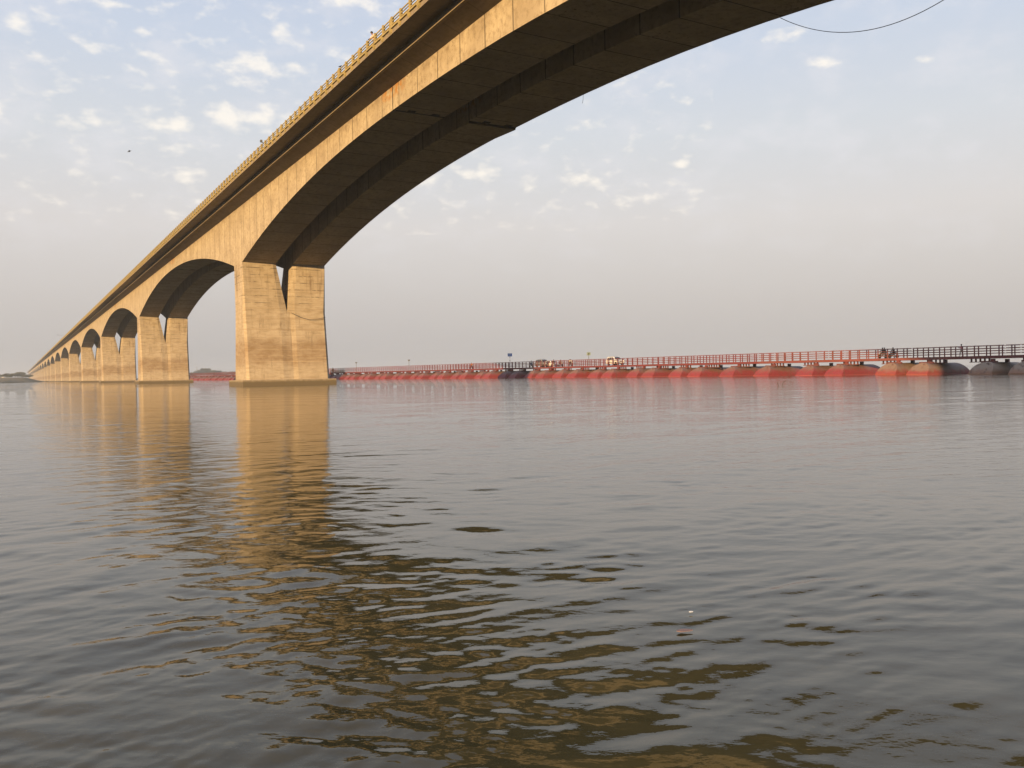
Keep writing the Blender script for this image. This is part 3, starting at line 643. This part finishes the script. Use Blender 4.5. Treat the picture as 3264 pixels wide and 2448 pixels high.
# ------------------------------------------------------------------ cars
def car(label, name, loc, rz, paintm, suv=True, grp='cars on the walkway'):
    r = thing(name, label, 'car', loc, rz, grp)
    Lc, Wc = (4.4, 1.75) if suv else (3.7, 1.55); Hc = 1.85 if suv else 1.5; s = Lc / 4.4; q = Hc / 1.85
    # side outline x forward; lower body and cabin share one skin
    outl = [(-2.2, .55), (-2.22, 1.02), (-2.05, 1.12), (-1.86, 1.70), (-1.55, 1.82), (.25, 1.85), (.55, 1.76), (1.10, 1.18), (2.02, 1.05), (2.2, .86), (2.22, .48), (2.05, .32), (1.78, .32), (1.72, .52), (1.5, .70), (1.25, .70), (1.03, .52), (.97, .32), (-.93, .32), (-.99, .52), (-1.21, .70), (-1.46, .70), (-1.68, .52), (-1.74, .32), (-2.1, .36)]
    mb = MB()
    def rg(y, ins): return [(x * s, y * (1 - ins * max(0, (z - 1.1)) ), z * q) for x, z in outl]
    mb.loft([rg(-Wc / 2 + .06, .2), rg(-Wc / 2, .24), rg(Wc / 2, .24), rg(Wc / 2 - .06, .2)] if False else [[(p[0] * .985, p[1], p[2] * .99 + .01) for p in rg(-Wc / 2, .24)], rg(-Wc / 2 + .08, .24), rg(Wc / 2 - .08, .24), [(p[0] * .985, p[1], p[2] * .99 + .01) for p in rg(Wc / 2, .24)]])
    mb.build('body', paintm, r)
    yy = lambda z: Wc / 2 * (1 - .24 * max(0, z - 1.1)) + .012
    for sg in (-1, 1):
        for poly in ([(-1.84, 1.16), (-1.70, 1.62), (-1.05, 1.72), (-1.05, 1.16)], [(-.97, 1.16), (-.97, 1.72), (-.18, 1.74), (-.18, 1.16)], [(-.10, 1.16), (-.10, 1.74), (.30, 1.74), (.86, 1.18)]):
            w = MB(); w.loft([[(x * s, sg * (yy(z) - .03), z * q) for x, z in poly], [(x * s, sg * yy(z), z * q) for x, z in poly]]); w.build('side_window', M_glass, r)
        st = MB(); st.box(-.95 * s, .95 * s, sg * Wc / 2 - .02, sg * Wc / 2 + .02, .60 * q, .68 * q); st.build('side_moulding', M_blk, r)
        mi = MB(); mi.ball((.72 * s, sg * (Wc / 2 + .1), 1.2 * q), (.09, .1, .08)); mi.build('wing_mirror', paintm, r, smooth=True)
        hl = MB(); hl.ball((2.12 * s, sg * .62 * Wc / 1.75, .90 * q), (.12, .17, .11)); hl.build('headlight', M_lamp, r, smooth=True)
        for x in (-1.33, 1.38):
            w = MB(); w.lathe([(.33, -.11), (.35, -.08), (.35, .08), (.33, .11), (.21, .11), (.21, -.11), (.33, -.11)], 20, 'y', (x * s, sg * (Wc / 2 - .1), .35)); w = w.build('wheel', M_tyre, r, smooth=40)
            h_ = MB(); h_.lathe([(.21, -.08), (.2, .06), (.06, .1), (.02, .1)], 14, 'y', (x * s, sg * (Wc / 2 - .1), .35)); h_.build('rim', M_chrome, w)
    ws = MB(); ws.quadbox([(.58 * s, -.62 * Wc / 1.75, 1.755 * q), (.58 * s, .62 * Wc / 1.75, 1.755 * q), (1.06 * s, .78 * Wc / 1.75, 1.23 * q), (1.06 * s, -.78 * Wc / 1.75, 1.23 * q)], [(.62 * s, -.62 * Wc / 1.75, 1.765 * q), (.62 * s, .62 * Wc / 1.75, 1.765 * q), (1.11 * s, .78 * Wc / 1.75, 1.24 * q), (1.11 * s, -.78 * Wc / 1.75, 1.24 * q)]); ws.build('windscreen', M_glass, r)
    g = MB(); g.box(2.17 * s, 2.235 * s, -.45 * s, .45 * s, .72 * q, .92 * q)
    g.box(2.19 * s, 2.25 * s, -.8 * s, .8 * s, .40 * q, .55 * q); g.build('grille', M_blk, r)
    if suv:
        ra = MB(); ra.bar((-1.3, .55, 1.90), (.1, .55, 1.92), .04, .04); ra.bar((-1.3, -.55, 1.90), (.1, -.55, 1.92), .04, .04)
        for x in (-1.2, 0):
            for y in (-.55, .55): ra.box(x - .03, x + .03, y - .02, y + .02, 1.8, 1.9)
        ra.build('roof_rail', M_blk, r)
    return r
M_carw = simple('white_car_paint', (.72, .72, .74), .3, var=.08, coat=.6); M_cars = simple('silver_car_paint', (.22, .22, .23), .35, var=.1, coat=.4)
car('white high roofed car driving right along the walkway, right of the square sign', 'car', pt(69.6, 1.35), FL - .08, M_carw)
car('small white hatchback behind people on the walkway, left of the square sign', 'car', pt(91.8, 2.4), FL, M_carw, False)
car('silver car with people around it, farther left than the small white hatchback', 'car', pt(95.2, 1.6), FL, M_cars, True)

# ------------------------------------------------------------------ signs
def textobj(body, size, loc, rot, mat, name='lettering', parent=None):
    cu = bpy.data.curves.new(name, 'FONT'); cu.body = body; cu.size = size; cu.align_x = 'CENTER'; cu.align_y = 'CENTER'; cu.extrude = .004
    cu.materials.append(mat); o = bpy.data.objects.new(name, cu); C.objects.link(o); o.location = loc; o.rotation_euler = rot; o.parent = parent; return o
M_sblue = simple('blue_sign_paint', (.03, .13, .42), .5, var=.1); M_swhite = simple('white_sign_paint', (.75, .75, .75), .5, var=.1); M_sgrey = simple('weathered_sign_face', (.14, .19, .17), .6, var=.3); M_pole = simple('grey_pole_paint', (.10, .10, .09), .6)
FACE = math.atan2(-1, 0) + R(0)
def signpost(label, k, v, ztop, kind):
    base = pt(k, v); r = thing('sign_post', label, 'sign', base, 0)
    H_ = ztop - HT
    if kind == 'blue':
        for i in range(7):
            p = MB(); z0 = H_ - .78 - (i + 1) * .42
            if z0 < -.1: break
            p.lathe([(.06, z0), (.06, z0 + .418)], 10, 'z'); p.build('pole_band', M_swhite if i % 2 else M_blk, r)
        b = MB(); b.box(-.55, .55, -.05, .0, H_ - .78, H_); b = b.build('board', M_sblue, r)
        q = MB()
        for zz, w in ((.18, .40), (.36, .30), (.55, .42)):     # unreadable lines of white lettering
            n = int(w * 2 / .12)
            for i in range(n):
                x = -w + i * .12; q.box(x, x + .075 + .02 * math.sin(i * 7), -.054, -.049, H_ - zz - .045, H_ - zz + .045)
        q.build('lettering', M_swhite, b)
    elif kind == 'square':
        p = MB(); p.lathe([(.055, 0), (.055, H_ - .1)], 10, 'z'); p.build('pole', M_pole, r)
        b = MB(); b.box(-.42, .42, -.08, -.05, H_ - .68, H_); b.build('board', M_sgrey, r)
        q = MB(); q.box(-.07, .07, -.095, -.081, H_ - .62, H_ - .28); q.quadbox([(-.2, -.095, H_ - .32), (.2, -.095, H_ - .32), (.2, -.081, H_ - .32), (-.2, -.081, H_ - .32)], [(-.01, -.095, H_ - .1), (.01, -.095, H_ - .1), (.01, -.081, H_ - .1), (-.01, -.081, H_ - .1)]); q.build('arrow_mark', M_blk, r)
    else:
        p = MB(); p.lathe([(.06, 0), (.06, H_ - .3)], 10, 'z'); p.build('pole', M_pole, r)
        b = MB(); b.ball((0, 0, H_ - .25), (.34, .16, .22)); b.tube([(-.35, 0, H_), (0, 0, H_ - .22), (.35, 0, H_)], .04, 6); b.build('lamp_head', M_pole, r, smooth=True)
    return r
signpost('blue board with white lettering on a black and white banded pole', 108.9, .15, 5.65 + .55, 'blue')
signpost('square grey sign with dark arrow on a grey pole left of the white car', 78.3, .15, 5.55, 'square')
signpost('slim lamp post on the walkway, nearer to the blue sign', 163.0, .3, 5.9, 'lamp')
signpost('slim lamp post on the walkway, nearer to the largest pier', 201.5, .3, 5.9, 'lamp')

# ------------------------------------------------------------------ things hanging from or standing on the concrete bridge
def mesh_thing(mb, name, mat, label, cat, smooth=False, grp=None):
    o = mb.build(name, mat, None, smooth=smooth); return tag(o, label, cat, grp)
c1 = bl(-89.8, 12.22, 22.62); c2 = bl(-104, 12.22, 20.9)
m = MB(); m.tube(hang(c1, c2, 2.2, 30), .02, 6); mesh_thing(m, 'hanging_cable', M_cable, 'thin black cable drooping in a loop below the bridge girder against the sky', 'cable')
m = MB(); c1 = bl(-69.0, 12.1, 23.95); m.tube([c1, c1 + Vector((-.02, 0, -.4)), c1 + Vector((-.08, 0, -.7))], .015, 6); mesh_thing(m, 'dangling_wire', M_cable, 'short wire dangling straight down from the girder edge', 'wire')
m = MB(); m.tube([bl(-.25, 6.9, 10.75), bl(-.55, 8.2, 10.1), bl(-.6, 9.6, 9.75), bl(-.55, 10.9, 9.9), bl(-.3, 12.1, 10.2)], .03, 6); mesh_thing(m, 'pier_rope', M_cable, 'dark rope slung across the right leg of the largest pier', 'rope')
# person leaning on the parapet
J = stand(.05); J.update(dict(chest=(.14, 0, 1.26), neck=(.24, 0, 1.44), head=(.30, 0, 1.57), shl=(.2, .19, 1.38), shr=(.2, -.19, 1.38), ell=(.34, .26, 1.13), elr=(.34, -.26, 1.13), wrl=(.52, .10, 1.04), wrr=(.52, -.10, 1.04)))
person('person in pale pink clothes leaning on the high concrete parapet', bl(-61.6, -2.95, 27.2), math.atan2(-PB.y, -PB.x), J, simple('pale_pink_cloth', (.75, .5, .42), .8), C_grey)
def bird(label, loc, rz, sc=1, fly=False, name='crow'):
    o = MB(); n = []
    o.loft([[(x * sc, r_ * sc * math.cos(a), z * sc + r_ * sc * math.sin(a)) for a in [q * math.pi / 4 for q in range(8)]] for x, r_, z in ((-.30, .02, .06), (-.16, .05, .09), (-.04, .085, .13), (.07, .075, .18), (.13, .045, .23), (.17, .045, .27), (.21, .035, .275), (.24, .014, .265), (.29, .004, .255))])
    if fly:
        for sg in (-1, 1): o.loft([[(.08 * sc, sg * .05 * sc, .16 * sc), (-.12 * sc, sg * .05 * sc, .15 * sc), (-.12 * sc, sg * .05 * sc, .14 * sc), (.08 * sc, sg * .05 * sc, .15 * sc)], [(.02 * sc, sg * .35 * sc, .24 * sc), (-.12 * sc, sg * .35 * sc, .235 * sc), (-.12 * sc, sg * .35 * sc, .225 * sc), (.02 * sc, sg * .35 * sc, .23 * sc)], [(-.1 * sc, sg * .6 * sc, .18 * sc), (-.16 * sc, sg * .6 * sc, .178 * sc), (-.16 * sc, sg * .6 * sc, .172 * sc), (-.1 * sc, sg * .6 * sc, .174 * sc)]])
    else:
        for sg in (-1, 1): o.tube([(.0, sg * .03 * sc, .09 * sc), (.01, sg * .03 * sc, 0)], .008 * sc, 5)
    b = o.build(name, M_blk, None, smooth=True); b.location = loc; b.rotation_euler = (0, 0, rz); tag(b, label, 'bird'); return b
bird('black crow perched on top of the bridge parapet', bl(-54.6, -3.5, 28.16), 1.0, .8)
bird('dark bird gliding in the open sky left of the bridge', (-61.5, 140, 38.2), .4, 1.1, True, 'flying_bird')
# small fixtures seen sticking out of the parapet
def fixture(label, s, L_, zadd=0):
    m = MB(); m.bar((0, 0, 0), (0, L_, .15), .12, .12); m.box(-.12, .12, L_ - .1, L_ + (.7 if L_ > 1 else .12), .05, .3); o = m.build('outrigger_lamp', M_pole, None); o.location = bl(s, -3.7, 28.1 + zadd); o.rotation_euler = (0, 0, math.atan2(DB.y, DB.x)); tag(o, label, 'lamp', 'lamps sticking out of the bridge parapet')
fixture('lamp on an arm sticking out of the parapet, far along the bridge', 470, 2.6, 1.0)
fixture('small lamp bracket on the parapet just before the largest pier', -28, .15, -.1)

# ------------------------------------------------------------------ floating and drifting things
M_twig = simple('wet_twig', (.05, .035, .02), .6)
def twig(label, loc, pts, r_):
    m = MB(); 
    for p in pts: m.tube([Vector(q) for q in p], r_, 5)
    o = m.build('floating_branch', M_twig, None); o.location = loc; return tag(o, label, 'branch')
twig('curved twig poking out of the water below the pontoons', (20.3, 64.5, 0), [[(0, 0, -.05), (.02, 0, .12), (.10, 0, .28), (.26, 0, .36), (.40, 0, .36)], [(-.22, 0, -.05), (-.28, 0, .08), (-.36, 0, .22), (-.30, 0, .30)]], .018)
def flat_leaf(label, loc, L_, w_, mat, name):
    m = MB(); n = 14
    top = [(L_ * math.cos(2 * math.pi * i / n), w_ * math.sin(2 * math.pi * i / n) * (1 + .2 * math.sin(5 * i)), .004) for i in range(n)]
    m.loft([[(x, y, .002) for x, y, z in top], top]); o = m.build(name, mat, None); o.location = loc; o.rotation_euler = (0, 0, .2); return tag(o, label, 'leaf' if 'leaf' in name else 'scrap')
flat_leaf('reddish leaf floating on the rippled water right of the dark reflection', (.87, 4.42, .008), .045, .022, simple('red_leaf', (.24, .15, .13), .6), 'floating_leaf')
flat_leaf('tiny white scrap floating just beyond the reddish leaf', (.97, 4.74, .014), .012, .008, M_swhite, 'floating_scrap')

# ------------------------------------------------------------------ far banks and trees
M_sand = MT('river_sand', .95, spec=0); t_ = M_sand; n_ = t_.noise(.02, 5, .6); n2_ = t_.noise(.3, 4, .6)
t_.color(t_.mix(t_.rng(n2_, .5, .7), t_.mix(t_.rng(n_, .4, .6), (.33, .27, .185), (.22, .19, .12)), (.15, .12, .085))); M_sand = M_sand.m
def bank(name, b0, b1, front, depth, top, fade, label):
    """low river bank swept over a range of bearings (x / y): front(b) is the distance of its waterline"""
    nx, ny = 110, 30; V = []; Fc = []
    for j in range(ny):
        f = j / (ny - 1)
        for i in range(nx):
            b = b0 + (b1 - b0) * i / (nx - 1); y0 = front(b); dd = depth * f ** 2.4; edge = min(1, (b1 - b) / fade) ** .8
            x = b * (y0 + dd)
            prof = min(1, dd / 10) ** .7 * .9 + min(1, dd / 110) * (top - .9)
            z = -.35 + (prof + .35) * max(0, edge) + .16 * math.sin(x * .05 + dd * .02) * min(1, dd / 30) + .07 * math.sin(x * .31 + dd * .1) * min(1, dd / 8)
            V.append((x, y0 + dd, z))
    for j in range(ny - 1):
        for i in range(nx - 1): a = j * nx + i; Fc.append((a, a + 1, a + nx + 1, a + nx))
    me = bpy.data.meshes.new(name); me.from_pydata(V, [], Fc); me.materials.append(M_sand); me.shade_smooth()
    o = bpy.data.objects.new(name, me); C.objects.link(o); return tag(o, label, None, kind='structure')
bank('river_bank', -1.1, -.545, lambda b: (590 + (b + .597) / .044 * 90 if b > -.597 else 590 + (b + .597) * 500) + 3 * math.sin(b * 260) + 2 * math.sin(b * 700), 1500, 4.6, .022, 'low sandy bank at the far left')
bank('far_shore', -1.1, -.12, lambda b: 1500 + 20 * math.sin(b * 30), 1900, 3.0, .05, 'distant flat shore')
M_leaf = MT('tree_foliage', .9); t_ = M_leaf; n_ = t_.noise(.6, 3, .6); oi = t_.n.new('ShaderNodeObjectInfo').outputs['Random']
t_.color(t_.mix(oi, t_.mix(t_.rng(n_, .35, .65), (.045, .06, .022), (.085, .095, .04)), (.06, .055, .03))); M_leaf = M_leaf.m; M_bark = simple('tree_bark', (.10, .075, .05), .9)
def tree_meshes(seed, n, wide):
    g = np.random.default_rng(seed); mb = MB()
    lobes = [(g.normal(0, .26 * wide), g.normal(0, .26 * wide), g.uniform(.45, .86), g.uniform(.14, .27)) for _ in range(11)]
    for _ in range(n):
        lx, ly, lz, lr = lobes[g.integers(len(lobes))]; v = g.normal(size=3); v /= np.linalg.norm(v); v *= lr * g.uniform(.5, 1.08)
        c = np.array([lx, ly, lz]) + v * np.array([1.15 * wide, 1.15 * wide, .8]); a = g.normal(size=3); a /= np.linalg.norm(a); b_ = np.cross(a, g.normal(size=3)); b_ /= np.linalg.norm(b_); s_ = g.uniform(.018, .045)
        k = len(mb.v); mb.v += [tuple(c + a * s_), tuple(c + b_ * s_), tuple(c - a * s_), tuple(c - b_ * s_ * .6)]; mb.f.append((k, k + 1, k + 2, k + 3))
    tr = MB(); tr.tube([(0, 0, -.02), (.01, .01, .2), (-.01, .02, .45), (.02, 0, .7)], [.035, .027, .02, .008], 8)
    for lx, ly, lz, lr in lobes[:6]: tr.tube([(0, .01, .3), (lx * .5, ly * .5, lz * .75), (lx, ly, lz)], [.016, .010, .005], 6)
    return mb, tr
def tree_proto(seed, n=1500, wide=1.0):
    mb, tr = tree_meshes(seed, n, wide); me = bpy.data.meshes.new('crown'); me.from_pydata(mb.v, [], mb.f); me.materials.append(M_leaf)
    r = thing('broadleaf_tree', 'x', 'tree'); o = bpy.data.objects.new('crown', me); C.objects.link(o); o.parent = r; tr.build('trunk', M_bark, r, smooth=True); return r
tp = [tree_proto(1, 3200), tree_proto(2, 3200, 1.2), tree_proto(3, 3200, 1.5), tree_proto(4, 2800, .8)]; used = [False] * 4
def put_tree(i, xpx, dist, hgt, base, label, grp, wide=1):
    X = (xpx - 1632) / F0 * dist; o = tp[i] if not used[i] else copy_tree(tp[i]); used[i] = True
    o.location = (X, dist, base); o.scale = (hgt * wide, hgt * wide, hgt); o.rotation_euler = (0, 0, xpx * .7); tag(o, label, 'tree', grp)
GL = 'trees on the sandy bank at far left'; GF = 'trees on the far shore'
left_trees = [(0, 17, 900, 8.2, 'round dark tree standing alone behind the sandy bank, second from the left edge'), (1, -6, 930, 5.5, 'low dark tree cut by the left edge of the photo'),
              (3, 29, 920, 5.2, 'small dark tree right of the round dark tree'), (0, 37, 915, 6.8, 'dark tree just left of the biggest hazy tree'), (2, 58, 1180, 14.5, 'biggest hazy tree behind the sandy bank, broad and pale'),
              (1, 50, 1200, 11.5, 'pale hazy tree on the left flank of the biggest tree'), (2, 70, 1220, 11.5, 'pale hazy tree on the right flank of the biggest tree'), (1, 82, 1230, 9.5, 'hazy tree under the vanishing end of the bridge'), (2, 94, 1240, 8, 'hazy low tree beside the last piers of the bridge')]
for i, x, d, hg, lb in left_trees: put_tree(i, x, d, hg * .70, 4.2, lb, GL, 1.1)
k = 0; xs_ = [617, 628, 640, 651, 662, 674, 687, 699, 712, 727, 741, 1062, 1074, 1087, 1102, 1120]
hs_ = [13, 17, 19, 24, 19, 18, 13, 17, 11, 13, 15, 15, 9, 13, 8, 7]
for j, (x, hg) in enumerate(zip(xs_, hs_)):
    side = 'between the two nearest piers' if x < 800 else 'right of the largest pier'
    nth = j + 1 if x < 800 else j - 10
    put_tree(j % 4, x, 1750 + 40 * math.sin(j * 2.3), hg * .8, 2.0, f"hazy far tree {side}, {ordinal(nth)} from the left of its row", GF, 1.5)
m = MB(); X = (629 - 1632) / F0 * 1700; m.tube([(X, 1700, 1), (X, 1700, 24)], [.35, .2], 6); 
for z in (18, 20, 22): m.bar((X - 1.2, 1700, z), (X + 1.2, 1700, z), .2, .2)
mesh_thing(m, 'radio_mast', M_pole, 'thin radio mast rising above the far trees between the two nearest piers', 'mast')
# hut and beached boat on the bank
hut = thing('hut', 'tiny white hut under the dark trees at the left edge', 'hut', ((12 - 1632) / F0 * 850, 850, 4.3))
m = MB(); m.box(-1.1, 1.1, -1, 1, 0, 1.2); m.build('wall', M_swhite, hut); m = MB(); m.loft([[(-1.3, -1.2, 1.2), (-1.3, 1.2, 1.2), (-1.3, 0, 1.7)], [(1.3, -1.2, 1.2), (1.3, 1.2, 1.2), (1.3, 0, 1.7)]]); m.build('roof', M_pole, hut)
m = MB(); n = 12; rings = []
for i in range(n + 1):
    u = i / n * 2 - 1; w = .9 * (1 - u * u) ** .6 + .03; z = .5 * u * u + .1
    rings.append([(u * 8.5, -w, z + .7), (u * 8.5, -w * .6, z), (u * 8.5, w * .6, z), (u * 8.5, w, z + .7), (u * 8.5, w * .8, z + .62), (u * 8.5, -w * .8, z + .62)])
m.loft(rings); o = mesh_thing(m, 'beached_boat', M_blk, 'long dark boat lying on the sandy bank at far left', 'boat'); o.location = ((56 - 1632) / F0 * 690, 680, 1.9); o.rotation_euler = (0, R(1.5), .1); o.scale = (.5, .5, .5)

# ------------------------------------------------------------------ haze
hz = MB(); hz.box(-3200, 1800, -60, 4200, -2.5, 46); mh = bpy.data.materials.new('haze'); mh.use_nodes = True
for n in list(mh.node_tree.nodes): mh.node_tree.nodes.remove(n)
ho = mh.node_tree.nodes.new('ShaderNodeOutputMaterial'); hv = mh.node_tree.nodes.new('ShaderNodeVolumePrincipled')
hv.inputs['Color'].default_value = (.58, .68, .86, 1); hv.inputs['Density'].default_value = .00022; hv.inputs['Anisotropy'].default_value = 0.0
mh.node_tree.links.new(hv.outputs[0], ho.inputs['Volume'])
o = hz.build('haze', mh, None); tag(o, 'thin pale haze over the river', None, kind='stuff')
